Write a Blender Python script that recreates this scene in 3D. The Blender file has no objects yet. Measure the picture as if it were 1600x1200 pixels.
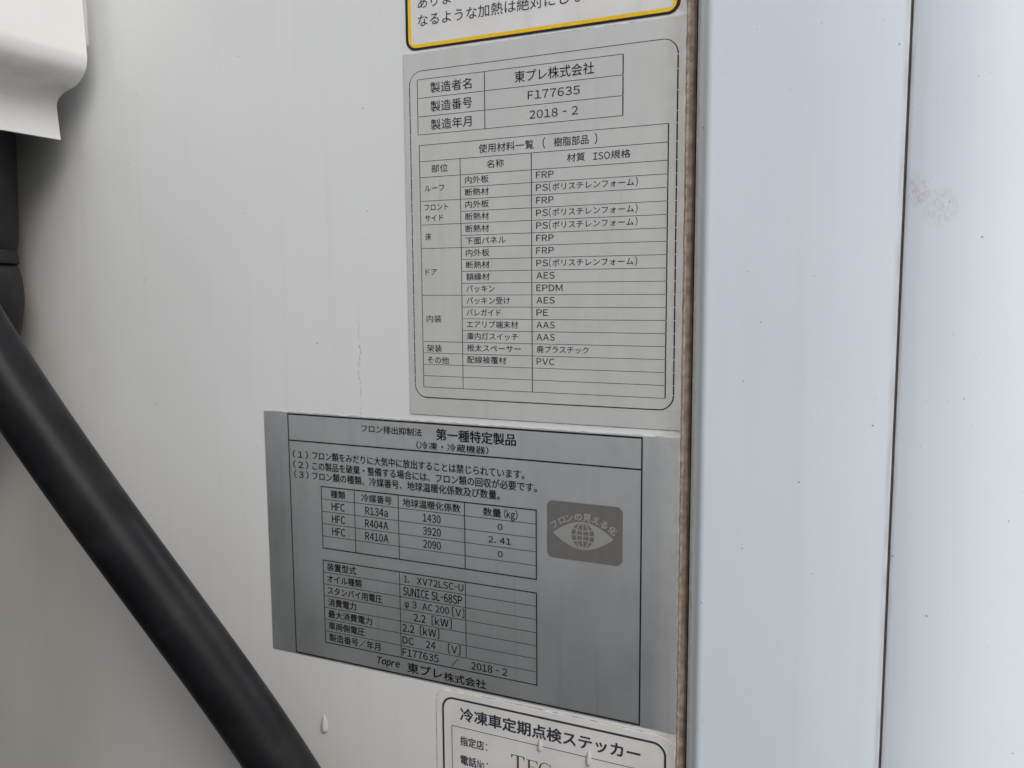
import bpy, bmesh, math, random
from mathutils import Vector, Matrix
random.seed(7)
scene = bpy.context.scene
COL = scene.collection
H = 1.60                                    # height of the camera above the ground (m)

# ------------------------------------------------------------------ camera
cam_data = bpy.data.cameras.new("camera")
cam = bpy.data.objects.new("camera", cam_data)
COL.objects.link(cam)
cam_data.sensor_width = 36.0
cam_data.lens = 1329.366 / 1600.0 * 36.0
cam_data.clip_start = 0.01
cam_data.clip_end = 500.0
yaw, pitch, roll = math.radians(24.8244), math.radians(-6.3611), math.radians(0.4183)
cam.matrix_world = (Matrix.Translation((0.0, -0.350, H)) @ Matrix.Rotation(yaw, 4, 'Z')
                    @ Matrix.Rotation(pitch, 4, 'X') @ Matrix.Rotation(roll, 4, 'Y')
                    @ Matrix.Rotation(math.pi / 2, 4, 'X'))
scene.camera = cam

# ------------------------------------------------------------------ sky and sun (bright overcast)
SUN_EL, SUN_AZ = math.radians(44), math.radians(46)      # azimuth measured from -y towards +x
world = bpy.data.worlds.new("World")
scene.world = world
world.use_nodes = True
wn, wl = world.node_tree.nodes, world.node_tree.links
wn.clear()
w_out = wn.new('ShaderNodeOutputWorld')
w_bg = wn.new('ShaderNodeBackground')
w_hs = wn.new('ShaderNodeHueSaturation')
w_sky = wn.new('ShaderNodeTexSky')
w_sky.sky_type = 'NISHITA'
w_sky.sun_disc = False
w_sky.sun_elevation = SUN_EL
w_sky.sun_rotation = math.pi - SUN_AZ
w_sky.air_density = 1.0
w_sky.dust_density = 4.0
w_sky.ozone_density = 1.0
w_hs.inputs['Saturation'].default_value = 0.36
w_bg.inputs['Strength'].default_value = 0.125
wl.new(w_sky.outputs[0], w_hs.inputs['Color'])
wl.new(w_hs.outputs[0], w_bg.inputs['Color'])
wl.new(w_bg.outputs[0], w_out.inputs['Surface'])

sun_data = bpy.data.lights.new("sun", 'SUN')
sun_data.energy = 1.5
sun_data.angle = math.radians(40)
sun_data.color = (1.0, 0.99, 0.98)
sun = bpy.data.objects.new("sun", sun_data)
COL.objects.link(sun)
sdir = Vector((math.sin(SUN_AZ) * math.cos(SUN_EL), -math.cos(SUN_AZ) * math.cos(SUN_EL), math.sin(SUN_EL)))
sun.rotation_euler = sdir.to_track_quat('Z', 'Y').to_euler()

vs = scene.view_settings
vs.view_transform = 'Standard'
vs.look = 'None'
vs.exposure = -0.05
vs.gamma = 1.0
vs.use_curve_mapping = False


# ------------------------------------------------------------------ helpers
def W(x, p, z):
    """millimetres on the panel (x along it, p proud of it, z up from camera height) -> metres"""
    return Vector((x / 1000.0, -p / 1000.0, H + z / 1000.0))


def thing(name, label, cat, at, group=None):
    o = bpy.data.objects.new(name, None)
    o.empty_display_size = 0.01
    COL.objects.link(o)
    o.location = at
    o['label'] = label
    o['category'] = cat
    if group:
        o['group'] = group
    return o


def link_mesh(name, me, mat, parent=None):
    o = bpy.data.objects.new(name, me)
    COL.objects.link(o)
    if mat is not None and not me.materials:
        me.materials.append(mat)
    if parent is not None:
        o.parent = parent
        off = Vector((0, 0, 0))
        q = parent
        while q is not None:
            off += q.location
            q = q.parent
        me.transform(Matrix.Translation(-off))
    return o


def mesh_from(name, verts, faces, smooth=False):
    me = bpy.data.meshes.new(name)
    me.from_pydata([tuple(v) for v in verts], [], faces)
    me.validate()
    bm = bmesh.new()
    bm.from_mesh(me)
    bmesh.ops.recalc_face_normals(bm, faces=bm.faces)
    bm.to_mesh(me)
    bm.free()
    if smooth:
        me.polygons.foreach_set('use_smooth', [True] * len(me.polygons))
    me.update()
    return me


def sharp(me, deg=35):
    me.polygons.foreach_set('use_smooth', [True] * len(me.polygons))
    try:
        me.set_sharp_from_angle(angle=math.radians(deg))
    except Exception:
        pass


def extrude_profile(name, prof, z0, z1, mat, parent, nz=1, deg=40, wobble=0.0):
    """closed profile of (x, p) millimetres swept vertically from z0 to z1"""
    v, f, n = [], [], len(prof)
    for k in range(nz + 1):
        z = z0 + (z1 - z0) * k / nz
        wx = wobble * (math.sin(z * 0.21) * 0.4 + math.sin(z * 0.53 + 1.0) * 0.3 + math.sin(z * 1.37 + 2.0) * 0.3)
        wp = wobble * (math.sin(z * 0.33 + 0.5) * 0.5 + math.sin(z * 0.91) * 0.5)
        for x, p in prof:
            deep = p < -5
            v.append(W(x + (0 if deep else wx), p + (0 if deep else 0.6 * wp), z))
    for k in range(nz):
        for i in range(n):
            j = (i + 1) % n
            f.append((k * n + i, k * n + j, (k + 1) * n + j, (k + 1) * n + i))
    f.append(tuple(range(n)))
    f.append(tuple(range(nz * n, nz * n + n)))
    me = mesh_from(name, v, f)
    sharp(me, deg)
    return link_mesh(name, me, mat, parent)


def rounded_rect(x0, z0, x1, z1, r, seg=8):
    if r <= 0:
        return [(x0, z0), (x1, z0), (x1, z1), (x0, z1)]
    pts = []
    for cx, cz, a0 in ((x1 - r, z0 + r, -90), (x1 - r, z1 - r, 0), (x0 + r, z1 - r, 90), (x0 + r, z0 + r, 180)):
        for i in range(seg + 1):
            a = math.radians(a0 + 90.0 * i / seg)
            pts.append((cx + r * math.cos(a), cz + r * math.sin(a)))
    return pts


def slab(name, outline, p0, p1, mat, parent, bevel=0.08, wave=None):
    """flat plate: outline of (x, z), back at p0, front at p1, with a small bevelled front edge"""
    n = len(outline)
    cx = sum(a for a, b in outline) / n
    cz = sum(b for a, b in outline) / n
    v = [W(x, p0, z) for x, z in outline] + [W(x, p1 - bevel, z) for x, z in outline]
    ins = []
    for i in range(n):
        xa, za = outline[i - 1]
        xb, zb = outline[i]
        xc, zc = outline[(i + 1) % n]
        t1 = Vector((xb - xa, zb - za)).normalized()
        t2 = Vector((xc - xb, zc - zb)).normalized()
        nrm = Vector((-(t1.y + t2.y), t1.x + t2.x))
        if nrm.length < 1e-6:
            nrm = Vector((-t1.y, t1.x))
        nrm.normalize()
        ins.append((xb + nrm.x * bevel, zb + nrm.y * bevel))
    v += [W(x, p1, z) for x, z in ins]
    f = []
    for k in (0, 1):
        for i in range(n):
            j = (i + 1) % n
            f.append((k * n + i, k * n + j, (k + 1) * n + j, (k + 1) * n + i))
    f.append(tuple(range(n)))
    f.append(tuple(range(2 * n, 3 * n)))
    me = mesh_from(name, v, f)
    sharp(me, 30)
    return link_mesh(name, me, mat, parent)


def strips(name, rects, p, mat, parent):
    """printed rules: list of (x0, z0, x1, z1[, extra height])"""
    v, f = [], []
    for r in rects:
        x0, z0, x1, z1 = r[:4]
        pp = p + (r[4] if len(r) > 4 else 0)
        b = len(v)
        v += [W(x0, pp, z0), W(x1, pp, z0), W(x1, pp, z1), W(x0, pp, z1)]
        f.append((b, b + 1, b + 2, b + 3))
    return link_mesh(name, mesh_from(name, v, f), mat, parent)


def hline(x0, x1, z, w):
    return (x0, z - w / 2, x1, z + w / 2)


def vline(x, z0, z1, w, e=0.025):
    return (x - w / 2, min(z0, z1), x + w / 2, max(z0, z1), e)


def ring(name, outer, inner, p, mat, parent, skip=None):
    """printed outline between two loops with the same number of points"""
    n = len(outer)
    v = [W(x, p, z) for x, z in outer] + [W(x, p, z) for x, z in inner]
    f = []
    for i in range(n):
        j = (i + 1) % n
        if skip and skip(outer[i], outer[j]):
            continue
        f.append((i, j, n + j, n + i))
    used = sorted({i for q in f for i in q})
    new = {k: i for i, k in enumerate(used)}
    return link_mesh(name, mesh_from(name, [v[k] for k in used], [tuple(new[i] for i in q) for q in f]), mat, parent)


def tube(name, pts, radii, mat, parent=None, seg=32, close=True):
    n = len(pts)
    v, f = [], []
    up = Vector((0, 1, 0.01)).normalized()
    for i, c in enumerate(pts):
        t = (pts[min(i + 1, n - 1)] - pts[max(i - 1, 0)]).normalized()
        a = t.cross(up).normalized()
        b = a.cross(t).normalized()
        for k in range(seg):
            th = 2 * math.pi * k / seg
            v.append(c + (a * math.cos(th) + b * math.sin(th)) * radii[i])
    for i in range(n - 1):
        for k in range(seg):
            k2 = (k + 1) % seg
            f.append((i * seg + k, i * seg + k2, (i + 1) * seg + k2, (i + 1) * seg + k))
    if close:
        f.append(tuple(range(seg)))
        f.append(tuple(range((n - 1) * seg, n * seg)))
    me = mesh_from(name, v, f)
    sharp(me, 50)
    return link_mesh(name, me, mat, parent)


def catmull(pts, sub):
    out = []
    for i in range(len(pts) - 1):
        p0, p1, p2, p3 = pts[max(i - 1, 0)], pts[i], pts[i + 1], pts[min(i + 2, len(pts) - 1)]
        for s in range(sub):
            t = s / sub
            out.append(0.5 * ((2 * p1) + (p2 - p0) * t + (2 * p0 - 5 * p1 + 4 * p2 - p3) * t * t
                              + (3 * p1 - p0 - 3 * p2 + p3) * t ** 3))
    out.append(pts[-1])
    return out


_cv = bpy.data.curves.new("text_source", 'FONT')
_cv.resolution_u = 3
_cv.fill_mode = 'FRONT'
_ob = bpy.data.objects.new("text_source", _cv)
COL.objects.link(_ob)
_cache = {}


def glyphs(s, weight):
    key = (s, weight)
    if key not in _cache:
        _cv.body = s
        _cv.offset = weight
        bpy.context.view_layer.update()
        dg = bpy.context.evaluated_depsgraph_get()
        me = bpy.data.meshes.new_from_object(_ob.evaluated_get(dg))
        v = [tuple(q.co) for q in me.vertices]
        f = [tuple(q.vertices) for q in me.polygons]
        bpy.data.meshes.remove(me)
        _cache[key] = (v, f)
    return _cache[key]


BOLD = ((0, 0), (1, 0), (-1, 0), (0, 0.8), (0, -0.8), (0.7, 0.6), (-0.7, -0.6), (0.7, -0.6), (-0.7, 0.6))   # heavier print


def wide(s):
    """full-width forms, so that letters and digits come from the same face as the kanji"""
    return ''.join(chr(ord(c) + 0xfee0) if 0x21 <= ord(c) <= 0x7e else '\u3000' if c == ' ' else c for c in s)


def is_cjk(s):
    return any(0x2fff < ord(c) < 0xff00 for c in s)


def packed(s):
    """letters and digits set side by side with even gaps"""
    v, f, x = [], [], 0.0
    for c in s:
        if c == ' ':
            x += 0.30
            continue
        gv_, gf_ = glyphs(wide(c), 0.0)
        if c == '-':
            gv_ = [(q[0] * 0.5, q[1], q[2]) for q in gv_]
        lo_, hi_ = min(q[0] for q in gv_), max(q[0] for q in gv_)
        pad = max(0.0, 0.34 - (hi_ - lo_)) / 2 if c in '1I-/' else 0.0
        b_ = len(v)
        v += [(q[0] - lo_ + x + pad, q[1], q[2]) for q in gv_]
        f += [tuple(b_ + i for i in q) for q in gf_]
        x += (hi_ - lo_) + 2 * pad + 0.13
    return v, f


def text(s, x0, x1, zc, h, p, mat, parent, weight=0.0, shear=0.0, name='lettering'):
    """one printed line: ink from x0 to x1, middle of the line at zc, character height h (mm)"""
    full = is_cjk(s) or s[0] == '（'
    v, f = glyphs(s, 0.0) if full else packed(s)
    xs = [q[0] for q in v]
    a, b = min(xs), max(xs)
    if full:
        em, mid = h / 0.92, 0.375
    else:
        em, mid = h / 0.733, 0.3665
    sx = (x1 - x0) / (b - a)
    vv, ff = [], []
    for k, (dx, dz) in enumerate(BOLD if weight > 0.021 else BOLD[:5] if weight > 0 else ((0, 0),)):
        base = len(vv)
        for q in v:
            zz = (q[1] - mid + dz * max(weight, 0.0)) * em
            xx = x0 + (q[0] - a) * sx + dx * max(weight, 0.0) * em + shear * zz
            vv.append(W(xx, p + 0.003 * k, zc + zz))
        ff += [tuple(base + i for i in q) for q in f]
    me = bpy.data.meshes.new(name)
    me.from_pydata([tuple(q) for q in vv], [], ff)
    me.update()
    return link_mesh(name, me, mat, parent)


# ------------------------------------------------------------------ materials
class NT:
    def __init__(self, name):
        self.m = bpy.data.materials.new(name)
        self.m.use_nodes = True
        self.t = self.m.node_tree
        self.b = self.t.nodes['Principled BSDF']
        g = self.t.nodes.new('ShaderNodeNewGeometry')
        self.pos = g.outputs['Position']
        s = self.t.nodes.new('ShaderNodeSeparateXYZ')
        self.link(self.pos, s.inputs[0])
        self.x, self.y, self.z = s.outputs[0], s.outputs[1], s.outputs[2]

    def link(self, a, b):
        self.t.links.new(a, b)

    def put(self, sock, v):
        if hasattr(v, 'is_output'):
            self.link(v, sock)
        else:
            sock.default_value = v

    def math(self, op, a, b=0.0, c=0.0, clamp=False):
        n = self.t.nodes.new('ShaderNodeMath')
        n.operation = op
        n.use_clamp = clamp
        for i, q in enumerate((a, b, c)):
            self.put(n.inputs[i], q)
        return n.outputs[0]

    def ramp(self, v, lo, hi, a=0.0, b=1.0):
        n = self.t.nodes.new('ShaderNodeMapRange')
        n.interpolation_type = 'SMOOTHSTEP'
        self.put(n.inputs[0], v)
        for i, q in enumerate((lo, hi, a, b)):
            self.put(n.inputs[i + 1], q)
        return n.outputs[0]

    def scaled(self, sx, sy, sz, vec=None):
        n = self.t.nodes.new('ShaderNodeMapping')
        n.inputs['Scale'].default_value = (sx, sy, sz)
        self.link(vec or self.pos, n.inputs[0])
        return n.outputs[0]

    def noise(self, scale, detail=3.0, vec=None, rough=0.55):
        n = self.t.nodes.new('ShaderNodeTexNoise')
        n.inputs['Scale'].default_value = scale
        n.inputs['Detail'].default_value = detail
        n.inputs['Roughness'].default_value = rough
        self.link(vec or self.pos, n.inputs['Vector'])
        return n.outputs['Fac']

    def specks(self, scale, radius, keep, vec=None):
        """sparse round specks: 1 inside a speck"""
        n = self.t.nodes.new('ShaderNodeTexVoronoi')
        n.inputs['Scale'].default_value = scale
        if vec is None:                                # flat specks lying on the wall
            n.voronoi_dimensions = '2D'
            cb = self.t.nodes.new('ShaderNodeCombineXYZ')
            self.link(self.x, cb.inputs[0])
            self.link(self.z, cb.inputs[1])
            vec = cb.outputs[0]
        self.link(vec, n.inputs['Vector'])
        s = self.t.nodes.new('ShaderNodeSeparateColor')
        self.link(n.outputs['Color'], s.inputs[0])
        rad = self.math('MULTIPLY', self.math('ADD', self.math('MULTIPLY', s.outputs[1], 0.8), 0.35), radius)
        inside = self.math('SUBTRACT', 1.0, self.math('DIVIDE', n.outputs['Distance'], rad), clamp=True)
        return self.math('MULTIPLY', self.ramp(inside, 0.0, 0.5), self.math('GREATER_THAN', s.outputs[0], 1 - keep))

    def mix(self, fac, a, b):
        n = self.t.nodes.new('ShaderNodeMix')
        n.data_type = 'RGBA'
        self.put(n.inputs[0], fac)
        for i, q in ((6, a), (7, b)):
            if isinstance(q, tuple):
                q = q + (1.0,) if len(q) == 3 else q
            self.put(n.inputs[i], q)
        return n.outputs[2]

    def bump(self, h, strength, dist):
        n = self.t.nodes.new('ShaderNodeBump')
        n.inputs['Strength'].default_value = strength
        n.inputs['Distance'].default_value = dist
        self.link(h, n.inputs['Height'])
        self.link(n.outputs[0], self.b.inputs['Normal'])

    def set(self, **kw):
        names = dict(color='Base Color', rough='Roughness', metal='Metallic', spec='Specular IOR Level',
                     ior='IOR', trans='Transmission Weight', coat='Coat Weight', coat_rough='Coat Roughness')
        for k, v in kw.items():
            if isinstance(v, tuple) and len(v) == 3:
                v = v + (1.0,)
            self.put(self.b.inputs[names[k]], v)
        return self.m


def near_edge(n, x_mm, reach_mm):
    """1 at the panel's right edge, fading out over reach_mm to the left"""
    return n.ramp(n.x, (x_mm - reach_mm) / 1000, x_mm / 1000)


DIRT = (0.30, 0.235, 0.175)


def ink(name, col, rough=0.5, wear=0.0):
    n = NT(name)
    if wear:
        w = n.ramp(n.noise(900, 3), 0.60, 0.72)
        c = n.mix(n.math('MULTIPLY', w, wear), col, (0.35, 0.35, 0.34))
    else:
        c = n.mix(n.noise(400, 2), col, tuple(min(1, q * 1.35 + 0.004) for q in col))
    return n.set(color=c, rough=rough, spec=0.2)


def panel_paint():
    n = NT('panel_paint')
    c = n.mix(n.ramp(n.noise(6, 3), 0.35, 0.7), (0.675, 0.69, 0.695), (0.64, 0.652, 0.652))
    # faint vertical run-off streaks
    st = n.ramp(n.noise(1.0, 4, n.scaled(160, 1, 4)), 0.52, 0.75)
    c = n.mix(n.math('MULTIPLY', st, 0.10), c, (0.48, 0.45, 0.39))
    # grime blown in along the right edge
    e = n.math('MULTIPLY', near_edge(n, -83, 14), n.ramp(n.noise(260, 4), 0.3, 0.75, 0.35, 1.0))
    c = n.mix(n.math('MULTIPLY', e, 0.8), c, DIRT)
    # brown grime towards the left, which also paints the shade there into the colour
    d = n.math('MULTIPLY', n.ramp(n.x, -0.40, -0.50), n.ramp(n.noise(14, 3, n.scaled(1.4, 1, 0.6)), 0.15, 0.85, 0.45, 1.0))
    c = n.mix(n.math('MULTIPLY', d, 0.55), c, (0.31, 0.255, 0.20))
    dz = n.math('MULTIPLY', n.ramp(n.math('ADD', n.z, n.math('MULTIPLY', n.x, 0.55)), H - 0.22, H - 0.42), n.ramp(n.noise(5, 4), 0.2, 0.8, 0.6, 1.0))  # lower-left dust tint, doubling as shade painted into the panel colour
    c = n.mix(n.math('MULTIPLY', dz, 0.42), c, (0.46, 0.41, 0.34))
    # crack in the gel coat
    wob = n.math('MULTIPLY', n.math('SUBTRACT', n.noise(120, 3), 0.5), 0.006)
    dx = n.math('ABSOLUTE', n.math('SUBTRACT', n.math('ADD', n.x, wob), -0.2452))
    cr = n.ramp(dx, 0.00030, 0.00008)
    zl = n.math('SUBTRACT', n.z, H)
    cr = n.math('MULTIPLY', cr, n.math('MULTIPLY', n.ramp(zl, -0.004, -0.018), n.ramp(zl, -0.070, -0.064)))
    cr = n.math('MULTIPLY', cr, n.ramp(n.noise(330, 2), 0.44, 0.56))
    c = n.mix(n.math('MULTIPLY', cr, 0.5), c, (0.10, 0.09, 0.08))
    sp = n.specks(26, 0.013, 0.35)
    sp2 = n.specks(75, 0.022, 0.14)
    c = n.mix(n.math('MULTIPLY', n.math('MAXIMUM', sp, n.math('MULTIPLY', sp2, 0.6)), 0.75), c, (0.16, 0.13, 0.10))
    n.bump(n.noise(700, 2), 0.06, 0.0004)
    return n.set(color=c, rough=n.ramp(n.noise(60, 3), 0.2, 0.8, 0.36, 0.5), spec=0.45)


def post_paint():
    n = NT('post_paint')
    c = n.mix(n.ramp(n.noise(5, 3), 0.35, 0.7), (0.735, 0.79, 0.865), (0.70, 0.755, 0.83))
    st = n.ramp(n.noise(1.0, 4, n.scaled(120, 1, 3)), 0.52, 0.75)
    c = n.mix(n.math('MULTIPLY', st, 0.10), c, (0.5, 0.48, 0.46))
    # dirt on the lip beside the sealant and in a thin band beside the seam
    lip = n.ramp(n.math('ADD', n.x, n.math('MULTIPLY', n.noise(140, 4), 0.0012)), -0.0770, -0.0782)
    lip = n.math('MULTIPLY', lip, n.ramp(n.noise(300, 4), 0.2, 0.6, 0.6, 1.0))
    c = n.mix(n.math('MULTIPLY', lip, 0.92), c, (0.22, 0.165, 0.115))
    film = n.math('MULTIPLY', n.ramp(n.x, -0.0738, -0.0752), n.ramp(n.noise(40, 4), 0.2, 0.7, 0.6, 1.0))
    c = n.mix(n.math('MULTIPLY', film, 0.5), c, (0.50, 0.52, 0.46))
    sd = n.ramp(n.math('ABSOLUTE', n.math('ADD', n.x, 0.0026)), 0.0026, 0.0008)
    sd = n.math('MULTIPLY', sd, n.ramp(n.noise(1.0, 4, n.scaled(600, 1, 60)), 0.3, 0.7, 0.2, 1.0))
    c = n.mix(n.math('MULTIPLY', sd, 0.5), c, (0.38, 0.33, 0.29))
    # scuffed smudge on the corner
    ax = n.math('SUBTRACT', n.x, 0.0022)
    az = n.math('SUBTRACT', n.z, H + 0.0345)
    r1 = n.math('ADD', n.math('POWER', n.math('DIVIDE', ax, 0.0050), 2.0), n.math('POWER', n.math('DIVIDE', az, 0.0075), 2.0))
    g1 = n.ramp(r1, 1.0, 0.1)
    bx = n.math('SUBTRACT', n.x, 0.0095)
    bz = n.math('SUBTRACT', n.z, H + 0.0285)
    r2 = n.math('ADD', n.math('POWER', n.math('DIVIDE', bx, 0.0075), 2.0), n.math('POWER', n.math('DIVIDE', bz, 0.0085), 2.0))
    g2 = n.math('MULTIPLY', n.ramp(r2, 1.0, 0.25), 0.6)
    fine = n.math('MULTIPLY', n.ramp(n.noise(1.0, 4, n.scaled(1100, 1, 600)), 0.36, 0.70), n.ramp(n.noise(260, 4), 0.30, 0.66, 0.15, 1.0))
    sm = n.math('MULTIPLY', n.math('MAXIMUM', g1, g2), fine)
    c = n.mix(n.math('MULTIPLY', sm, 0.58), c, (0.36, 0.235, 0.16))
    sp = n.specks(42, 0.018, 0.55)
    sp2 = n.specks(120, 0.026, 0.22)
    c = n.mix(n.math('MULTIPLY', n.math('MAXIMUM', sp, n.math('MULTIPLY', sp2, 0.7)), 0.75), c, (0.15, 0.14, 0.14))
    n.bump(n.noise(1.0, 3, n.scaled(90, 1, 12)), 0.05, 0.004)
    return n.set(color=c, rough=n.ramp(n.noise(45, 3), 0.2, 0.8, 0.28, 0.42), spec=0.5)


def silver_film(name, base, metal, rough, dull):
    n = NT(name)
    grain = n.noise(1.0, 3, n.scaled(260, 260, 700))
    c = n.mix(grain, tuple(q * 0.985 for q in base), tuple(q * 1.01 for q in base))
    cl = n.ramp(n.noise(38, 4), 0.42, 0.72)
    c = n.mix(n.math('MULTIPLY', cl, 0.12), c, dull)
    cl2 = n.ramp(n.noise(1.0, 4, n.scaled(75, 1, 30)), 0.25, 0.75, 0.0, 1.0)
    c = n.mix(n.math('MULTIPLY', cl2, 0.16), c, tuple(q * 0.55 for q in base))
    st = n.ramp(n.noise(1.0, 4, n.scaled(220, 1, 9)), 0.56, 0.74)
    c = n.mix(n.math('MULTIPLY', st, 0.20), c, (0.47, 0.42, 0.36))
    e = n.math('MULTIPLY', near_edge(n, -84, 13), n.ramp(n.noise(170, 4), 0.25, 0.75, 0.45, 1.0))
    c = n.mix(n.math('MULTIPLY', e, 0.55), c, (0.36, 0.315, 0.27))
    sp = n.specks(75, 0.022, 0.10)
    c = n.mix(n.math('MULTIPLY', sp, 0.8), c, (0.85, 0.85, 0.83))
    sp2 = n.specks(90, 0.022, 0.06)
    c = n.mix(n.math('MULTIPLY', sp2, 0.6), c, (0.13, 0.11, 0.09))
    met = n.math('MULTIPLY', metal, n.math('SUBTRACT', 1.0, n.math('MULTIPLY', n.math('MAXIMUM', n.math('MULTIPLY', e, 0.6), sp), 0.7)))
    rg = n.ramp(n.noise(25, 4), 0.2, 0.8, rough - 0.03, rough + 0.04)
    n.bump(n.noise(22, 2), 0.04, 0.002)
    return n.set(color=c, metal=met, rough=rg, spec=0.5)


def sticker_white(name, col):
    n = NT(name)
    c = n.mix(n.ramp(n.noise(30, 4), 0.4, 0.75), col, tuple(q * 0.88 for q in col))
    st = n.ramp(n.noise(1.0, 4, n.scaled(200, 1, 12)), 0.55, 0.75)
    c = n.mix(n.math('MULTIPLY', st, 0.15), c, (0.50, 0.46, 0.40))
    e = n.math('MULTIPLY', near_edge(n, -84, 8), 0.35)
    c = n.mix(e, c, DIRT)
    return n.set(color=c, rough=0.42, spec=0.4)


def sealant():
    n = NT('dirty_sealant')
    a = n.noise(220, 5)
    c = n.mix(n.ramp(a, 0.3, 0.7), (0.15, 0.118, 0.092), (0.29, 0.24, 0.19))
    s2 = n.ramp(n.noise(1.0, 4, n.scaled(300, 1, 22)), 0.35, 0.7)
    c = n.mix(n.math('MULTIPLY', s2, 0.55), c, (0.12, 0.085, 0.06))
    c = n.mix(n.math('MULTIPLY', n.specks(160, 0.08, 0.2), 0.8), c, (0.045, 0.035, 0.03))
    gr = n.math('MULTIPLY', n.ramp(n.x, -0.0817, -0.0800), n.ramp(n.noise(90, 4), 0.2, 0.7, 0.5, 1.0))
    c = n.mix(n.math('MULTIPLY', gr, 0.7), c, (0.055, 0.043, 0.036))
    # the bead's left shoulder is paler in patches
    sh = n.math('MULTIPLY', n.ramp(n.x, -0.0824, -0.0832), n.ramp(n.noise(380, 4), 0.3, 0.7))
    c = n.mix(n.math('MULTIPLY', sh, 0.6), c, (0.55, 0.48, 0.40))
    n.bump(a, 0.3, 0.0008)
    return n.set(color=c, rough=0.8, spec=0.2)


def guide_paint():
    n = NT('guide_paint')
    c = n.mix(n.ramp(n.noise(9, 3), 0.35, 0.7), (0.84, 0.83, 0.815), (0.81, 0.80, 0.78))
    zl = n.math('SUBTRACT', n.z, H)
    dz = n.math('MULTIPLY', n.ramp(zl, 0.100, 0.112), n.ramp(zl, 0.128, 0.114))
    d = n.math('MULTIPLY', dz, n.ramp(n.noise(70, 5), 0.40, 0.66))
    c = n.mix(n.math('MULTIPLY', d, 0.16), c, (0.42, 0.32, 0.25))
    c = n.mix(n.math('MULTIPLY', n.specks(110, 0.05, 0.3, n.scaled(1, 1, 1)), 0.7), c, (0.25, 0.18, 0.13))
    return n.set(color=c, rough=0.38, spec=0.45)


def rubber(name, col, rough, dust=(0.105, 0.082, 0.068)):
    n = NT(name)
    c = n.mix(n.ramp(n.noise(55, 5), 0.4, 0.75), col, tuple(q * 1.5 + 0.003 for q in col))
    c = n.mix(n.math('MULTIPLY', n.ramp(n.noise(24, 3), 0.45, 0.8), 0.12), c, dust)
    c = n.mix(n.math('MULTIPLY', n.specks(60, 0.03, 0.08, n.scaled(1, 1, 1)), 0.6), c, (0.3, 0.27, 0.24))
    n.bump(n.noise(900, 3), 0.12, 0.0004)
    return n.set(color=c, rough=rough, spec=0.2)


def plain(name, col, rough=0.6, var=0.2, scale=12):
    n = NT(name)
    c = n.mix(n.noise(scale, 4), tuple(q * (1 - var) for q in col), tuple(min(1, q * (1 + var)) for q in col))
    return n.set(color=c, rough=rough)


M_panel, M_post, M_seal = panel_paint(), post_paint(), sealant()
M_upper = silver_film('silver_film', (0.68, 0.69, 0.675), 0.30, 0.42, (0.52, 0.52, 0.50))
M_lower = silver_film('silver_film_glossy', (0.95, 0.985, 1.0), 0.85, 0.32, (0.50, 0.515, 0.52))
M_ink = ink('plate_ink', (0.010, 0.010, 0.011), 0.6)
M_ink_thin = ink('plate_ink_thin', (0.014, 0.013, 0.014), 0.6, 0.45)
M_sticker = sticker_white('sticker_white', (0.74, 0.735, 0.725))
M_sticker2 = sticker_white('inspection_sticker_white', (0.72, 0.70, 0.68))
M_black = ink('sticker_black', (0.018, 0.018, 0.022), 0.4)
M_yellow = ink('sticker_yellow', (0.72, 0.46, 0.02), 0.4)
M_navy = ink('sticker_ink', (0.03, 0.035, 0.05), 0.45)
M_typed = ink('typed_ink', (0.07, 0.055, 0.05), 0.5)
M_guide = guide_paint()
M_hose = rubber('hose_rubber', (0.0065, 0.007, 0.0085), 0.40)
M_conduit = rubber('conduit_rubber', (0.018, 0.020, 0.020), 0.55, (0.06, 0.05, 0.04))
M_gasket = plain('seam_gasket', (0.14, 0.118, 0.105), 0.8, 0.4, 200)
M_cab = plain('cab_paint', (0.86, 0.87, 0.87), 0.45, 0.04, 3)
M_under = plain('underframe_black', (0.03, 0.03, 0.03), 0.7, 0.3, 8)
M_shade_deck = plain('shade_deck_metal', (0.06, 0.06, 0.06), 0.6, 0.3, 8)
M_ground = plain('asphalt', (0.06, 0.058, 0.055), 0.85, 0.4, 60)

# ------------------------------------------------------------------ ground (below the picture; it reflects light up)
gm = mesh_from('ground', [(-120, -120, 0), (120, -120, 0), (120, 120, 0), (-120, 120, 0)], [(0, 1, 2, 3)])
ground = link_mesh('ground', gm, M_ground)
ground['kind'] = 'structure'

# ------------------------------------------------------------------ the truck: insulated body in front, cab behind the camera
BOT, TOP = -720.0, 430.0
body = thing('truck', 'white insulated truck body wall carrying the plates and stickers, with a sealed corner post', 'truck', W(-700, 0, BOT))
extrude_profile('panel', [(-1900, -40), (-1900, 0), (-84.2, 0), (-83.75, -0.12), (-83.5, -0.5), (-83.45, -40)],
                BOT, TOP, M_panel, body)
bead = [(-83.6, -12), (-84.05, -0.35), (-83.75, 0.16), (-83.3, 0.22), (-82.7, -0.15), (-82.0, -0.75), (-81.3, -0.9), (-80.7, -0.7),
        (-80.2, -0.25), (-79.98, -0.6), (-79.95, -12)]
extrude_profile('sealant_bead', bead, BOT, TOP, M_seal, body, nz=420, deg=70, wobble=0.15)
extrude_profile('joint_backing', [(-79.95, -12), (-79.95, -4), (-79.4, -4), (-79.4, -12)], BOT, TOP, M_gasket, body)
ch = []
for i in range(9):                                    # soft fold from the chamfer into the face
    t = i / 8.0
    ch.append((-76.2 + 3.6 * t, 1.9 + 1.6 * (1 - (1 - t) ** 2)))
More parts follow.
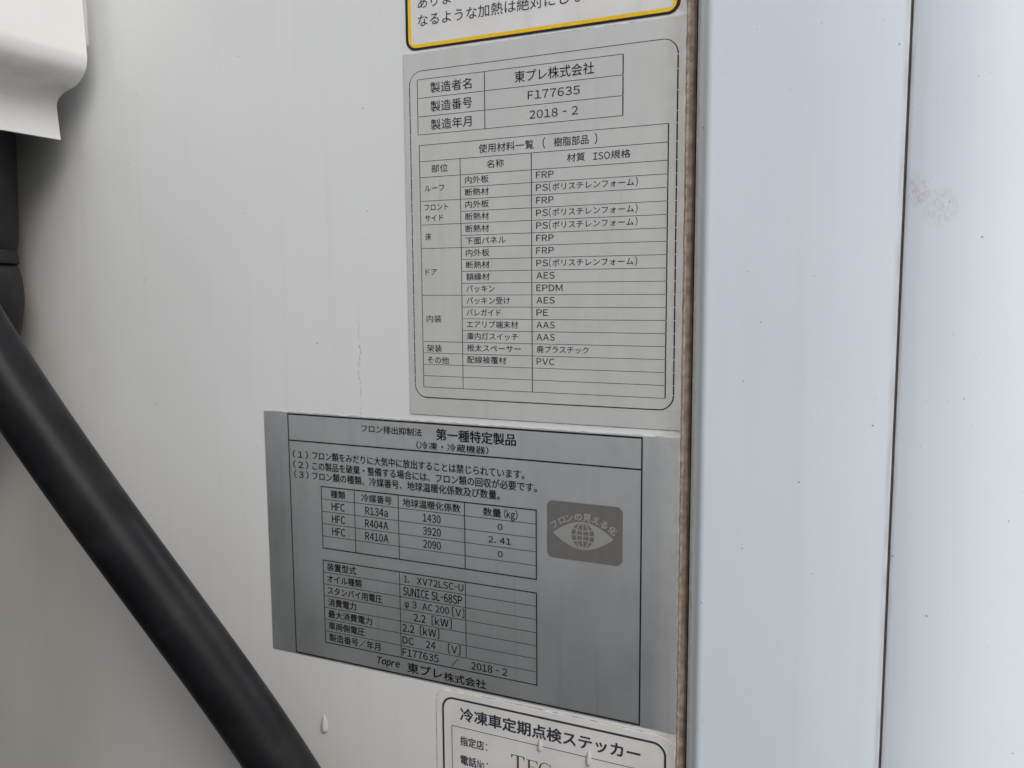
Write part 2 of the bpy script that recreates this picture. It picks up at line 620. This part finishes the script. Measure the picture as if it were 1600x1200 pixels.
post = ([(-79.4, -40), (-79.4, 0.1), (-79.2, 0.4), (-78.6, 0.55), (-78.2, 0.75)] + ch
        + [(-72.0, 3.5), (-40, 3.5), (-3.3, 3.5), (-2.9, 3.35), (-2.75, 2.9), (-2.75, -40)])
extrude_profile('corner_post', post, BOT, TOP, M_post, body, deg=30)
extrude_profile('seam_gasket', [(-2.75, -40), (-2.75, 2.4), (-2.35, 2.7), (-1.95, 2.4), (-1.95, -40)], BOT, TOP, M_gasket, body)
cap = [(-1.95, -40), (-1.95, 2.9), (-1.75, 3.35), (-1.35, 3.5), (8, 3.5)]
RC = 62.0
for i in range(1, 19):
    a = math.radians(90.0 * i / 18)
    cap.append((8 + RC * math.sin(a), 3.5 - RC * (1 - math.cos(a))))
cap += [(8 + RC, -1500), (8 + RC - 30, -1500), (8 + RC - 30, -40)]
extrude_profile('corner_cap', cap, BOT, TOP, M_post, body, deg=30)


def box(name, lo, hi, mat, parent, bev=0.02):
    bm = bmesh.new()
    bmesh.ops.create_cube(bm, size=1.0)
    for q in bm.verts:
        q.co = Vector([lo[i] + (hi[i] - lo[i]) * (q.co[i] + 0.5) for i in range(3)])
    if bev:
        bmesh.ops.bevel(bm, geom=bm.edges[:], offset=bev, segments=3, affect='EDGES', profile=0.5)
    me = bpy.data.meshes.new(name)
    bm.to_mesh(me)
    bm.free()
    sharp(me, 40)
    return link_mesh(name, me, mat, parent)


box('cab_shell', (-2.30, -2.5, 1.17), (0.30, -0.64, 2.06), M_cab, body, 0.08)
box('underframe', (-2.1, -2.4, 0.45), (0.24, -0.68, 1.165), M_under, body, 0.03)
box('shade_deck', (-2.1, -0.615, 0.85), (0.0, -0.03, 1.08), M_shade_deck, body, 0.01)  # unseen deck, added to block light from below and darken the lower panel

# ------------------------------------------------------------------ hose guide (bent white sheet), conduit and hose
guide = thing('hose_guide', 'white bent sheet metal guide sticking out from the panel above the black conduit', 'hose guide', W(-436, 12, 85))
gp = [(-414.5, 330), (-413.5, 206), (-411.1, 156.7), (-410.6, 143.4), (-410.1, 131.7), (-410.1, 126.0), (-411.9, 120.1), (-415.8, 115.8),
      (-420.7, 112.9), (-426.4, 111.3), (-430.1, 110.2), (-434.0, 107.9), (-436.1, 105.0), (-436.3, 101.0), (-434.9, 85.2)]
g3 = catmull([Vector((a, b, 0)) for a, b in gp], 5)
gn = len(g3)
gv, gf = [], []
for off, in ((0.0,), (1.6,)):
    for p in (11.0, 160.0):
        for i, q in enumerate(g3):
            t = (g3[min(i + 1, gn - 1)] - g3[max(i - 1, 0)]).normalized()
            nx, nz = t.y, -t.x                       # to the left of the downward path
            gv.append(W(q.x + nx * off, p, q.y + nz * off))
for i in range(gn - 1):
    a, b = i, i + 1
    gf.append((a, b, gn + b, gn + a))
    gf.append((2 * gn + a, 2 * gn + b, 3 * gn + b, 3 * gn + a))
    gf.append((a, b, 2 * gn + b, 2 * gn + a))
    gf.append((gn + a, gn + b, 3 * gn + b, 3 * gn + a))
gf.append((0, gn, 3 * gn, 2 * gn))
gf.append((gn - 1, 2 * gn - 1, 4 * gn - 1, 3 * gn - 1))
gme = mesh_from('sheet', gv, gf)
sharp(gme, 35)
link_mesh('sheet', gme, M_guide, guide)
box('shade_box', (-0.580, -0.150, H + 0.118), (-0.452, -0.012, H + 0.330), M_guide, guide, 0.004)  # unseen closed box added behind the sheet to shade the panel by the conduit
slab('mounting_flange', rounded_rect(-436, 135, -421.5, 330, 4, 5), 0.02, 2.4, M_guide, guide, 0.4)

conduit = thing('conduit', 'dark upright conduit under the white guide with a ribbed collar and a swollen boot', 'conduit', W(-488, 28, -60))


def lathe(name, prof, mat, parent):
    """prof: list of (edge x, radius, z): the right-hand silhouette of an upright round part"""
    v, f, seg = [], [], 48
    for ex, r, z in prof:
        for k in range(seg):
            a = 2 * math.pi * k / seg
            v.append(W(ex - r * 0.616 + r * math.cos(a), 12 + r * 0.788 + r * math.sin(a), z))
    for i in range(len(prof) - 1):
        for k in range(seg):
            k2 = (k + 1) % seg
            f.append((i * seg + k, i * seg + k2, (i + 1) * seg + k2, (i + 1) * seg + k))
    f.append(tuple(range(seg)))
    f.append(tuple(range((len(prof) - 1) * seg, len(prof) * seg)))
    me = mesh_from(name, v, f)
    sharp(me, 50)
    return link_mesh(name, me, mat, parent)


lathe('upper_tube', [(-467, 37.0, 150), (-468.4, 37.0, 112), (-470.5, 37.0, 93), (-472.6, 37.0, 60), (-474.3, 37.0, 32), (-475.2, 36.6, 28.5), (-476.8, 35.4, 25.0)], M_conduit, conduit)
lathe('collar', [(-477.2, 34.6, 24.9), (-476.9, 35.2, 24.2), (-476.0, 36.0, 21.0), (-475.2, 36.5, 18.0), (-475.4, 36.2, 17.0), (-477.0, 34.4, 16.4)], M_conduit, conduit)
lathe('boot', [(-477.8, 33.6, 16.2), (-476.2, 35.8, 14.6), (-474.2, 38.0, 9.0), (-473.2, 39.0, 3.0), (-473.1, 39.2, -3.0), (-473.8, 38.6, -8.5),
               (-476.0, 37.4, -16.1), (-479.2, 35.8, -24.9), (-484, 34.0, -39.2), (-489, 32.0, -60)], M_conduit, conduit)

hose_pts = [(-505, 121, 165), (-470, 103, 96), (-438.5, 90.1, 30.8), (-425.4, 85.2, 3.3), (-411.0, 79.7, -24.4), (-395.4, 73.7, -52.3),
            (-378.7, 67.2, -80.5), (-361.2, 60.4, -109.0), (-343.0, 53.3, -137.7), (-324.4, 46.1, -166.7), (-305.9, 38.9, -196.0),
            (-288.0, 32.0, -225.6), (-271.2, 25.7, -255.4), (-256.1, 20.2, -285.5), (-243, 17.0, -316), (-232, 16.5, -350), (-222, 16.5, -400)]
hp = catmull([W(*q) for q in hose_pts], 6)
hose = tube('hose', hp, [0.0153 if q.z < H - 0.02 else 0.0153 + 0.0008 * min(1.0, (q.z - H + 0.02) / 0.05) for q in hp], M_hose, None, 64)
hose['label'] = 'thick black rubber hose slanting down across the lower left of the panel'
hose['category'] = 'hose'

def grime_material():
    m = bpy.data.materials.new('edge_grime')
    m.use_nodes = True
    t = m.node_tree
    b = t.nodes['Principled BSDF']
    b.inputs['Base Color'].default_value = (0.15, 0.11, 0.075, 1)
    b.inputs['Roughness'].default_value = 0.9
    g = t.nodes.new('ShaderNodeNewGeometry')
    nz = t.nodes.new('ShaderNodeTexNoise')
    nz.inputs['Scale'].default_value = 190
    nz.inputs['Detail'].default_value = 4
    t.links.new(g.outputs['Position'], nz.inputs['Vector'])
    mr = t.nodes.new('ShaderNodeMapRange')
    mr.inputs[1].default_value, mr.inputs[2].default_value = 0.40, 0.68
    mr.inputs[3].default_value, mr.inputs[4].default_value = 0.0, 0.85
    t.links.new(nz.outputs['Fac'], mr.inputs[0])
    t.links.new(mr.outputs[0], b.inputs['Alpha'])
    return m


M_grime = grime_material()


def grime(x0, z0, x1, z1, r, w, p, parent):
    ring('edge_grime', rounded_rect(x0 - w, z0 - w, x1 + w, z1 + w, r + w, 8), rounded_rect(x0 - 0.02, z0 - 0.02, x1 + 0.02, z1 + 0.02, r, 8), p, M_grime, parent)


# ------------------------------------------------------------------ upper silver plate
P_FACE, P_LINE, P_TEXT = 0.40, 0.44, 0.48
up = thing('material_plate', 'taller silver plate with a rounded frame and two tables, stuck above the wide plate', 'nameplate', W(-150, 0, -60))
slab('plate', rounded_rect(-216.0, -59.6, -84.2, 108.0, 0.3, 2), 0.02, P_FACE, M_upper, up, 0.06)
rowz = [51.9 - 5.449 * i for i in range(19)]
grime(-216.0, -59.6, -84.25, 108.0, 0.3, 0.28, 0.05, up)
fo = rounded_rect(-213.1, -51.45, -86.85, 99.95, 6.6, 10)
fi = rounded_rect(-212.65, -50.95, -87.45, 99.68, 6.0, 10)
for up_half in (True, False):
    ring('frame_line', fo, fi, P_LINE, M_ink, up,
         skip=lambda a, b: abs(a[0] - b[0]) < 0.01 or (a[1] + b[1] > 48) != up_half)
cuts = sorted([93.3] + [96.0, 87.7, 79.4, 71.3, 66.5, 59.15] + [z for z in rowz] + [-44.8], reverse=True)
cuts = [z for z in cuts if -44.9 < z < 93.35]
for xa, xb in ((-213.1, -212.65), (-87.45, -86.85)):
    strips('frame_line', [(xa, b + 0.17, xb, a - 0.17) for a, b in zip(cuts[:-1], cuts[1:])], P_LINE, M_ink, up)

r4 = [96.0, 87.7, 79.4, 71.3]
tg = strips('table_grid', [hline(-208.8, -109.9, z, 0.24) for z in r4]
            + [vline(x, r4[i] - 0.2, r4[i + 1] + 0.2, w) for i in range(3) for x, w in ((-208.7, 0.32), (-174.1, 0.40), (-110.1, 0.50))],
            P_LINE, M_ink_thin, up)
TH = 0.006
for s, x0, x1, z, h in [('製造者名', -201.8, -180.6, 91.8, 4.7), ('製造番号', -201.8, -180.4, 83.5, 4.7), ('製造年月', -201.8, -180.8, 75.3, 4.7),
                        ('東プレ株式会社', -159.4, -122.7, 92.0, 4.9), ('F177635', -153.1, -129.1, 83.7, 3.4), ('2018 - 2', -152.4, -129.9, 75.4, 3.4)]:
    text(s, x0, x1, z, h, P_TEXT, M_ink_thin, tg, TH)

gl = [hline(-208.4, -90.5, z, 0.24) for z in (66.5, 59.15, 51.9, rowz[18])]
for i in range(1, 18):
    gl.append(hline(-208.3 if i in (2, 4, 6, 10, 14, 15, 16, 17) else -186.9, -90.6, rowz[i], 0.22))
seqz = [66.5, 59.15] + rowz
for a, b in zip(seqz[:-1], seqz[1:]):
    for x, w in ((-208.2, 0.32), (-186.9, 0.34), (-151.6, 0.40), (-90.7, 0.50)):
        if a > 66 and x in (-186.9, -151.6):
            continue
        gl.append(vline(x, a - 0.17, b + 0.17, w))
mg = strips('table_grid', gl, P_LINE, M_ink_thin, up)
PSF = 'PS(ポリスチレンフォーム)'
rows = [('内外板', 12.0, 'FRP', 8.3), ('断熱材', 12.0, PSF, 46.3), ('内外板', 12.0, 'FRP', 8.3), ('断熱材', 12.0, PSF, 46.3),
        ('断熱材', 12.0, PSF, 46.3), ('下面パネル', 20.2, 'FRP', 8.3), ('内外板', 12.0, 'FRP', 8.3), ('断熱材', 12.0, PSF, 46.3),
        ('額縁材', 12.0, 'AES', 8.7), ('パッキン', 14.5, 'EPDM', 12.4), ('パッキン受け', 22.1, 'AES', 8.7), ('バレガイド', 17.5, 'PE', 5.6),
        ('エアリブ端末材', 26.0, 'AAS', 8.7), ('庫内灯スイッチ', 26.0, 'AAS', 8.7), ('根太スペーサー', 27.3, '廃プラスチック', 24.6),
        ('配線被覆材', 20.0, 'PVC', 8.6)]
for i, (a, wa, b, wb) in enumerate(rows):
    zc = 51.9 - 5.449 * (i + 0.5)
    text(a, -184.5, -184.5 + wa, zc + 0.2, 3.3, P_TEXT, M_ink_thin, mg, TH)
    if b == PSF:
        for q, qa, qb, qh in (('PS', -149.4, -143.8, 2.8), ('(', -143.3, -142.4, 3.0), ('ポリスチレンフォーム', -141.7, -105.0, 3.2), (')', -104.3, -103.4, 3.0)):
            text(q, qa, qb, zc + 0.35, qh, P_TEXT, M_ink_thin, mg, TH)
    else:
        text(b, -149.4, -149.4 + wb, zc + 0.35, 3.2 if is_cjk(b) else 2.8, P_TEXT, M_ink_thin, mg, TH)
for s, x0, x1, z, h in [('使用材料一覧', -177.4, -150.4, 62.8, 3.8), ('(', -146.2, -145.0, 62.9, 3.6), ('樹脂部品', -140.9, -125.1, 62.9, 3.8), (')', -122.4, -121.2, 62.9, 3.6), ('部位', -201.9, -193.3, 55.6, 3.5),
                        ('名称', -173.3, -164.9, 55.8, 3.5), ('材質', -134.9, -126.7, 55.9, 3.5), ('ISO', -123.0, -115.6, 55.7, 2.9), ('規格', -115.2, -106.6, 55.8, 3.4),
                        ('ルーフ', -205.8, -195.3, 46.8, 3.2), ('フロント', -206.0, -193.4, 38.1, 3.2), ('サイド', -205.8, -196.2, 33.2, 3.2),
                        ('床', -205.8, -202.7, 24.6, 3.4), ('ドア', -206.1, -199.9, 8.3, 3.2), ('内装', -205.9, -197.9, -13.6, 3.4),
                        ('架装', -206.1, -198.0, -27.5, 3.4), ('その他', -205.9, -194.2, -33.1, 3.4)]:
    text(s, x0, x1, z, h, P_TEXT, M_ink_thin, mg, TH)

# ------------------------------------------------------------------ lower wide plate
lo = thing('refrigerant_plate', 'wide shiny plate with two tables and an eye emblem, fixed below the taller plate', 'nameplate', W(-195, 0, -194))
slab('plate', rounded_rect(-306.6, -193.9, -84.2, -62.8, 0.3, 2), 0.02, P_FACE, M_lower, lo, 0.06)
for r_ in (hline(-291.0, -100.2, -63.75, 0.8), hline(-291.0, -100.2, -193.15, 0.8), hline(-290.4, -100.8, -77.6, 0.72),
           vline(-290.7, -64.15, -192.75, 0.62), vline(-100.5, -64.15, -192.75, 0.72)):
    strips('frame_line', [r_], P_LINE, M_ink, lo)
grime(-306.6, -193.9, -84.25, -62.8, 0.3, 0.28, 0.05, lo)
LB = 0.02
for s, x0, x1, z, h, wgt in [('フロン排出抑制法', -244.7, -209.9, -68.5, 3.8, LB), ('第一種特定製品', -201.8, -160.0, -68.8, 5.5, 0.022),
                             ('（冷凍・冷蔵機器）', -213.0, -174.1, -74.7, 3.6, LB), ('（１）', -288.3, -278.6, -84.8, 4.1, LB),
                             ('フロン類をみだりに大気中に放出することは禁じられています。', -275.6, -155.8, -84.6, 4.3, LB),
                             ('（２）', -288.2, -278.6, -90.2, 4.1, LB),
                             ('この製品を破棄・整備する場合には、フロン類の回収が必要です。', -275.8, -149.6, -90.1, 4.3, LB),
                             ('（３）', -287.8, -278.6, -95.4, 4.1, LB),
                             ('フロン類の種類、冷媒番号、地球温暖化係数及び数量。', -276.0, -168.4, -95.4, 4.3, LB)]:
    text(s, x0, x1, z, h, P_TEXT, M_ink, lo, wgt)
ra = [-100.55 - 6.54 * i for i in range(6)]
ca = [-270.75, -250.2, -224.1, -187.1, -150.0]
t1 = strips('table_grid', [hline(-271.0, -149.7, ra[0], 0.6), hline(-271.0, -149.7, ra[5], 0.6)] + [hline(-270.7, -150.0, z, 0.3) for z in ra[1:5]]
            + [vline(x, ra[0] - 0.3, ra[5] + 0.3, w) for x, w in zip(ca, (0.5, 0.42, 0.42, 0.5, 0.6))], P_LINE, M_ink, lo)
za = [ra[0] - 6.54 * (i + 0.5) for i in range(5)]
for s, x0, x1, r, h in [('種類', -264.8, -255.8, 0, 4.0), ('冷媒番号', -245.9, -228.0, 0, 4.0), ('地球温暖化係数', -221.4, -189.3, 0, 4.0),
                        ('数量', -177.2, -167.8, 0, 4.0), ('(kg)', -166.2, -159.4, 0, 3.5), ('HFC', -264.4, -256.4, 1, 3.9), ('R134a', -243.7, -230.4, 1, 3.9),
                        ('1430', -210.1, -200.3, 1, 3.8), ('0', -169.6, -167.2, 1, 2.9), ('HFC', -264.4, -256.4, 2, 3.9), ('R404A', -244.0, -230.4, 2, 3.9),
                        ('3920', -210.1, -200.3, 2, 3.8), ('2. 41', -174.5, -162.8, 2, 2.9), ('HFC', -264.5, -256.5, 3, 3.9), ('R410A', -244.1, -230.4, 3, 3.9),
                        ('2090', -210.2, -200.4, 3, 3.8), ('0', -169.6, -167.2, 3, 2.9)]:
    text(s, x0, x1, za[r] - 0.1, h, P_TEXT, M_ink, t1, LB)
rb = [-139.75 - 6.37 * i for i in range(8)]
t2 = strips('table_grid', [hline(-271.35, -149.7, rb[0], 0.55), hline(-271.35, -149.7, rb[7], 0.5)] + [hline(-271.1, -150.0, z, 0.3) for z in rb[1:7]]
            + [vline(-271.1, rb[0] - 0.3, rb[7] + 0.25, 0.5), vline(-224.3, rb[0] - 0.3, rb[7] + 0.25, 0.42), vline(-187.2, rb[0] - 0.3, rb[6], 0.42),
               vline(-150.0, rb[0] - 0.3, rb[7] + 0.25, 0.6)], P_LINE, M_ink, lo)
zb = [rb[0] - 6.37 * (i + 0.5) for i in range(7)]
for s, x0, x1, r, h in [('装置型式', -268.6, -250.4, 0, 4.2), ('オイル種類', -268.7, -247.1, 1, 4.2), ('スタンバイ用電圧', -268.6, -234.9, 2, 4.2),
                        ('消費電力', -268.5, -251.0, 3, 4.2), ('最大消費電力', -268.7, -241.5, 4, 4.2), ('車両側電圧', -268.7, -246.1, 5, 4.2),
                        ('製造番号／年月', -268.6, -236.8, 6, 4.2), ('1.', -221.6, -218.9, 0, 3.4), ('XV72LSC-U', -214.2, -188.3, 0, 3.4),
                        ('SUNICE', -222.4, -207.6, 1, 4.2), ('SL-68SP', -206.0, -189.2, 1, 4.2), ('φ', -221.7, -219.2, 2, 3.4), ('3', -217.2, -214.8, 2, 3.4),
                        ('AC 200', -211.4, -196.4, 2, 3.4), ('[V]', -194.6, -188.0, 2, 3.6), ('2.2', -216.5, -209.7, 3, 3.9), ('[kW]', -206.2, -195.0, 3, 3.8),
                        ('2.2', -223.2, -216.4, 4, 3.9), ('[kW]', -213.0, -202.1, 4, 3.8), ('DC', -223.3, -216.8, 5, 3.7), ('24', -209.7, -204.4, 5, 3.7),
                        ('[V]', -197.2, -190.4, 5, 3.7), ('F177635', -223.5, -202.7, 6, 3.8), ('／', -195.3, -191.6, 6, 3.4), ('2018 - 2', -184.5, -165.4, 6, 3.6)]:
    text(s, x0, x1, zb[r] + 0.05, h, P_TEXT, M_ink, t2, LB)
text('Topre', -239.0, -225.4, -188.1, 3.5, P_TEXT, M_ink, lo, 0.035, 0.22)
text('東プレ', -220.8, -200.8, -188.8, 5.2, P_TEXT, M_ink, lo, 0.028)
text('株式会社', -199.8, -176.6, -189.5, 4.4, P_TEXT, M_ink, lo, 0.024)

# eye emblem printed on the lower plate
M_tone = ink('halftone_ink', (0.125, 0.121, 0.115), 0.5)
eo = rounded_rect(-144.7, -121.75, -108.8, -95.1, 3.0, 8)
bmv = [W(x, P_LINE, z) for x, z in eo]
emblem = link_mesh('emblem', mesh_from('emblem', bmv, [tuple(range(len(bmv)))]), M_tone, lo)
lens = []
for i in range(25):
    t = i / 24.0
    lens.append((-141.7 + 28.7 * t, -109.95 + 6.4 * math.sin(math.pi * t) ** 0.92))
for i in range(1, 24):
    t = i / 24.0
    lens.append((-113.0 - 28.7 * t, -109.95 - 6.4 * math.sin(math.pi * t) ** 0.92))
lv = [W(x, P_LINE + 0.03, z) for x, z in lens]
M_bare = silver_film('bare_film', (0.60, 0.60, 0.585), 0.65, 0.36, (0.52, 0.52, 0.50))
link_mesh('eye', mesh_from('eye', lv, [tuple(range(len(lv)))]), M_bare, emblem)
gx, gz, grx, grz = -127.35, -109.85, 5.45, 5.75
gvts = [W(gx + grx * math.cos(2 * math.pi * i / 40), P_LINE + 0.06, gz + grz * math.sin(2 * math.pi * i / 40)) for i in range(40)]
link_mesh('globe', mesh_from('globe', gvts, [tuple(range(40))]), M_tone, emblem)
lines = []
for m in (-0.56, 0.0, 0.56):
    lines.append([(gx + grx * m * math.cos(math.pi * (i / 16 - 0.5)), gz + grz * math.sin(math.pi * (i / 16 - 0.5))) for i in range(17)])
for s_ in (-0.52, 0.0, 0.52):
    hw = math.sqrt(1 - s_ * s_)
    lines.append([(gx + grx * hw * (i / 8 - 1), gz + grz * (s_ - 0.14 * (1 if s_ > 0 else -1 if s_ < 0 else 0) * (1 - (i / 8 - 1) ** 2))) for i in range(17)])
v, f = [], []
for li, pl in enumerate(lines):
    for i, (x, z) in enumerate(pl):
        a, b = pl[max(i - 1, 0)], pl[min(i + 1, len(pl) - 1)]
        d = Vector((b[0] - a[0], b[1] - a[1])).normalized()
        w = 0.27
        v.append(W(x - d.y * w, P_LINE + 0.09 + 0.004 * li, z + d.x * w))
        v.append(W(x + d.y * w, P_LINE + 0.09 + 0.004 * li, z - d.x * w))
        if i:
            k = len(v)
            f.append((k - 4, k - 3, k - 1, k - 2))
link_mesh('globe_line', mesh_from('globe_line', v, f), M_bare, emblem)
for c, x, z, rot in [('フ', -141.1, -106.0, 36), ('ロ', -137.4, -103.7, 27), ('ン', -133.8, -102.4, 17), ('の', -129.6, -101.45, 5), ('見', -125.3, -101.4, -5),
                     ('え', -121.1, -102.2, -16), ('る', -117.35, -103.7, -26), ('化', -113.5, -106.0, -36)]:
    vv, ff = glyphs(c, 0.0)
    cx_ = (min(q[0] for q in vv) + max(q[0] for q in vv)) / 2
    ca_, sa_ = math.cos(math.radians(rot)), math.sin(math.radians(rot))
    pts, fs = [], []
    for k, (dx, dz) in enumerate(BOLD):
        base = len(pts)
        for q in vv:
            a, b = (q[0] - cx_ + dx * 0.035) * 4.1, (q[1] - 0.375 + dz * 0.035) * 3.8
            pts.append(W(x + a * ca_ - b * sa_, P_LINE + 0.03 + 0.003 * k, z + a * sa_ + b * ca_))
        fs += [tuple(base + i for i in q) for q in ff]
    me = bpy.data.meshes.new('lettering')
    me.from_pydata([tuple(q) for q in pts], [], fs)
    me.update()
    link_mesh('lettering', me, M_bare, emblem)

# ------------------------------------------------------------------ warning sticker at the top
S_FACE = 0.16
ts = thing('warning_sticker', 'white sticker edged in yellow and black at the top, above the silver plates', 'sticker', W(-150, 0, 109))
slab('film', rounded_rect(-214.5, 109.15, -86.3, 196, 5.2, 8), 0.02, S_FACE, M_sticker, ts, 0.04)
ring('black_border', rounded_rect(-214.45, 109.2, -86.35, 195.95, 5.15, 8), rounded_rect(-213.1, 110.3, -87.95, 194.8, 4.0, 8), S_FACE + 0.04, M_black, ts)
ring('yellow_border', rounded_rect(-213.1, 110.3, -87.95, 194.8, 4.0, 8), rounded_rect(-211.6, 111.85, -89.6, 193.2, 1.0, 8), S_FACE + 0.045, M_yellow, ts)
text('なるような加熱は絶対にしな', -207.9, -127.6, 122.0, 5.3, S_FACE + 0.06, M_navy, ts, 0.006)
text('ありま', -207.8, -190.6, 129.9, 5.3, S_FACE + 0.06, M_navy, ts, 0.006)

# ------------------------------------------------------------------ inspection sticker at the bottom
bs = thing('inspection_sticker', 'white rounded sticker with a black outline at the bottom, partly out of view', 'sticker', W(-145, 0, -300))
slab('film', rounded_rect(-204.6, -300, -84.45, -196.35, 6.6, 10), 0.02, 0.30, M_sticker2, bs, 0.08)
grime(-204.6, -300, -84.5, -196.35, 6.6, 0.40, 0.06, bs)
ring('black_border', rounded_rect(-201.3, -296.8, -88.1, -199.5, 6.3, 10), rounded_rect(-200.2, -295.7, -89.2, -200.55, 5.2, 10), 0.34, M_navy, bs)
strips('box_line', [hline(-196.0, -92.8, -214.2, 0.34), vline(-195.9, -214.4, -290, 0.34), vline(-92.9, -214.4, -290, 0.34), hline(-196.0, -92.8, -290.2, 0.34)],
       0.34, M_navy, bs)
text('冷凍車定期点検ステッカー', -191.0, -100.0, -207.2, 6.6, 0.38, M_navy, bs, 0.030)
text('指定店', -191.2, -178.2, -221.0, 4.7, 0.38, M_navy, bs, 0.024)
text('：', -177.2, -176.4, -221.0, 4.2, 0.38, M_navy, bs, 0.0)
text('電話', -191.2, -182.4, -230.9, 4.9, 0.38, M_navy, bs, 0.022)
text('No.', -181.8, -177.4, -230.9, 4.4, 0.38, M_navy, bs, 0.012)
text('：', -177.0, -176.2, -230.9, 4.2, 0.38, M_navy, bs, 0.0)


def serif(name, polys, x0, z0, s, p, mat, parent):
    v, f = [], []
    for k, pl in enumerate(polys):
        b = len(v)
        v += [W(x0 + x * s, p + 0.004 * k, z0 + z * s) for x, z in pl]
        f.append(tuple(range(b, b + len(pl))))
    return link_mesh(name, mesh_from(name, v, f), mat, parent)


SB = -229.6                                            # baseline of the typed letters
serif('lettering', [[(0.42, 0), (0.58, 0), (0.58, 0.95), (0.42, 0.95)], [(0.0, 0.95), (1.0, 0.95), (1.0, 1.0), (0.0, 1.0)],
                    [(0.0, 0.74), (0.05, 0.74), (0.12, 0.95), (0.0, 0.95)], [(0.95, 0.74), (1.0, 0.74), (1.0, 0.95), (0.88, 0.95)],
                    [(0.28, 0), (0.72, 0), (0.72, 0.04), (0.28, 0.04)]], -163.6, SB + 1.0, 7.0, 0.38, M_typed, bs)
serif('lettering', [[(0.14, 0), (0.29, 0), (0.29, 1.0), (0.14, 1.0)], [(0.0, 0.955), (0.88, 0.955), (0.88, 1.0), (0.0, 1.0)],
                    [(0.84, 0.76), (0.88, 0.76), (0.88, 0.96), (0.76, 0.96)], [(0.29, 0.49), (0.66, 0.49), (0.66, 0.53), (0.29, 0.53)],
                    [(0.0, 0), (0.92, 0), (0.92, 0.045), (0.0, 0.045)], [(0.86, 0.04), (0.92, 0.04), (0.95, 0.24), (0.91, 0.24)]],
      -155.7, SB + 0.7, 6.6, 0.38, M_typed, bs)
cpl = []
for i in range(24):
    a0, a1 = math.radians(42 + 276 * i / 24), math.radians(42 + 276 * (i + 1) / 24)
    def wdt(a):
        return 0.05 + 0.10 * max(0.0, -math.cos(a)) ** 1.2
    cpl.append([(0.5 + 0.5 * math.cos(a0), 0.5 + 0.52 * math.sin(a0)), (0.5 + 0.5 * math.cos(a1), 0.5 + 0.52 * math.sin(a1)),
                (0.5 + (0.5 - wdt(a1)) * math.cos(a1), 0.5 + (0.52 - 0.05) * math.sin(a1)),
                (0.5 + (0.5 - wdt(a0)) * math.cos(a0), 0.5 + (0.52 - 0.05) * math.sin(a0))])
cpl.append([(0.90, 0.66), (0.94, 0.66), (0.94, 0.98), (0.90, 0.98)])
serif('lettering', cpl, -149.2, SB + 0.9, 6.6, 0.38, M_typed, bs)
text('ツ', -141.4, -134.6, -225.2, 5.6, 0.38, M_typed, bs, 0.01)

# ------------------------------------------------------------------ water drops
M_water = bpy.data.materials.new('water')                # clear water: see-through, glossy, with white diffuse painted in for refracted light
M_water.use_nodes = True
_t = M_water.node_tree
_t.nodes.clear()
_o = _t.nodes.new('ShaderNodeOutputMaterial')
_tr = _t.nodes.new('ShaderNodeBsdfTransparent')
_df = _t.nodes.new('ShaderNodeBsdfDiffuse')
_df.inputs['Color'].default_value = (0.85, 0.86, 0.86, 1)
_gl = _t.nodes.new('ShaderNodeBsdfGlossy')
_gl.inputs['Roughness'].default_value = 0.08
_fr = _t.nodes.new('ShaderNodeFresnel')
_fr.inputs['IOR'].default_value = 1.33
_m1 = _t.nodes.new('ShaderNodeMixShader')
_m1.inputs[0].default_value = 0.45
_m2 = _t.nodes.new('ShaderNodeMixShader')
_t.links.new(_tr.outputs[0], _m1.inputs[1])
_t.links.new(_df.outputs[0], _m1.inputs[2])
_t.links.new(_fr.outputs[0], _m2.inputs[0])
_t.links.new(_m1.outputs[0], _m2.inputs[1])
_t.links.new(_gl.outputs[0], _m2.inputs[2])
_t.links.new(_m2.outputs[0], _o.inputs['Surface'])


def drop(label, x, z_top, z_bot, w, base, high):
    root = W(x, base, z_bot)
    hz = (z_top - z_bot) / 2
    zc = (z_top + z_bot) / 2
    nr, na = 10, 28
    v, f = [W(x, base + high * 0.8, zc)], []
    for r in range(1, nr + 1):
        rr = r / nr
        for k in range(na):
            a = 2 * math.pi * k / na
            s = math.sin(a)
            dz = rr * hz * s
            t = dz / hz
            ww = w / 2 * (0.80 - 0.24 * t)
            hh = high * math.sqrt(max(0.0, 1 - rr ** 2.4)) * (0.8 - 0.55 * t if t < 0 else 0.8 - 0.45 * t)
            v.append(W(x + rr * math.cos(a) * ww, base + hh, zc + dz))
    for k in range(na):
        f.append((0, 1 + k, 1 + (k + 1) % na))
    for r in range(nr - 1):
        for k in range(na):
            k2 = (k + 1) % na
            f.append((1 + r * na + k, 1 + (r + 1) * na + k, 1 + (r + 1) * na + k2, 1 + r * na + k2))
    me = mesh_from('water_drop', [q - root for q in v], f)
    bm = bmesh.new()
    bm.from_mesh(me)
    bmesh.ops.remove_doubles(bm, verts=bm.verts, dist=1e-7)
    bmesh.ops.recalc_face_normals(bm, faces=bm.faces)
    bm.to_mesh(me)
    bm.free()
    sharp(me, 60)
    o = link_mesh('water_drop', me, M_water)
    o.location = root
    o['label'] = label
    o['category'] = 'water drop'
    o['group'] = 'water drops running down the panel and sticker'
    return o


drop('water drop on the bare white panel beside the black hose', -273.9, -225.2, -235.8, 4.8, 0.02, 1.6)
drop('water drop on the bottom sticker just below its bold heading, left of another drop', -148.4, -210.2, -217.0, 2.9, 0.42, 1.1)
drop('water drop on the bottom sticker, nearer its right end than the other drop', -124.2, -210.6, -218.4, 3.2, 0.42, 1.2)

bpy.data.objects.remove(_ob)
bpy.data.curves.remove(_cv)
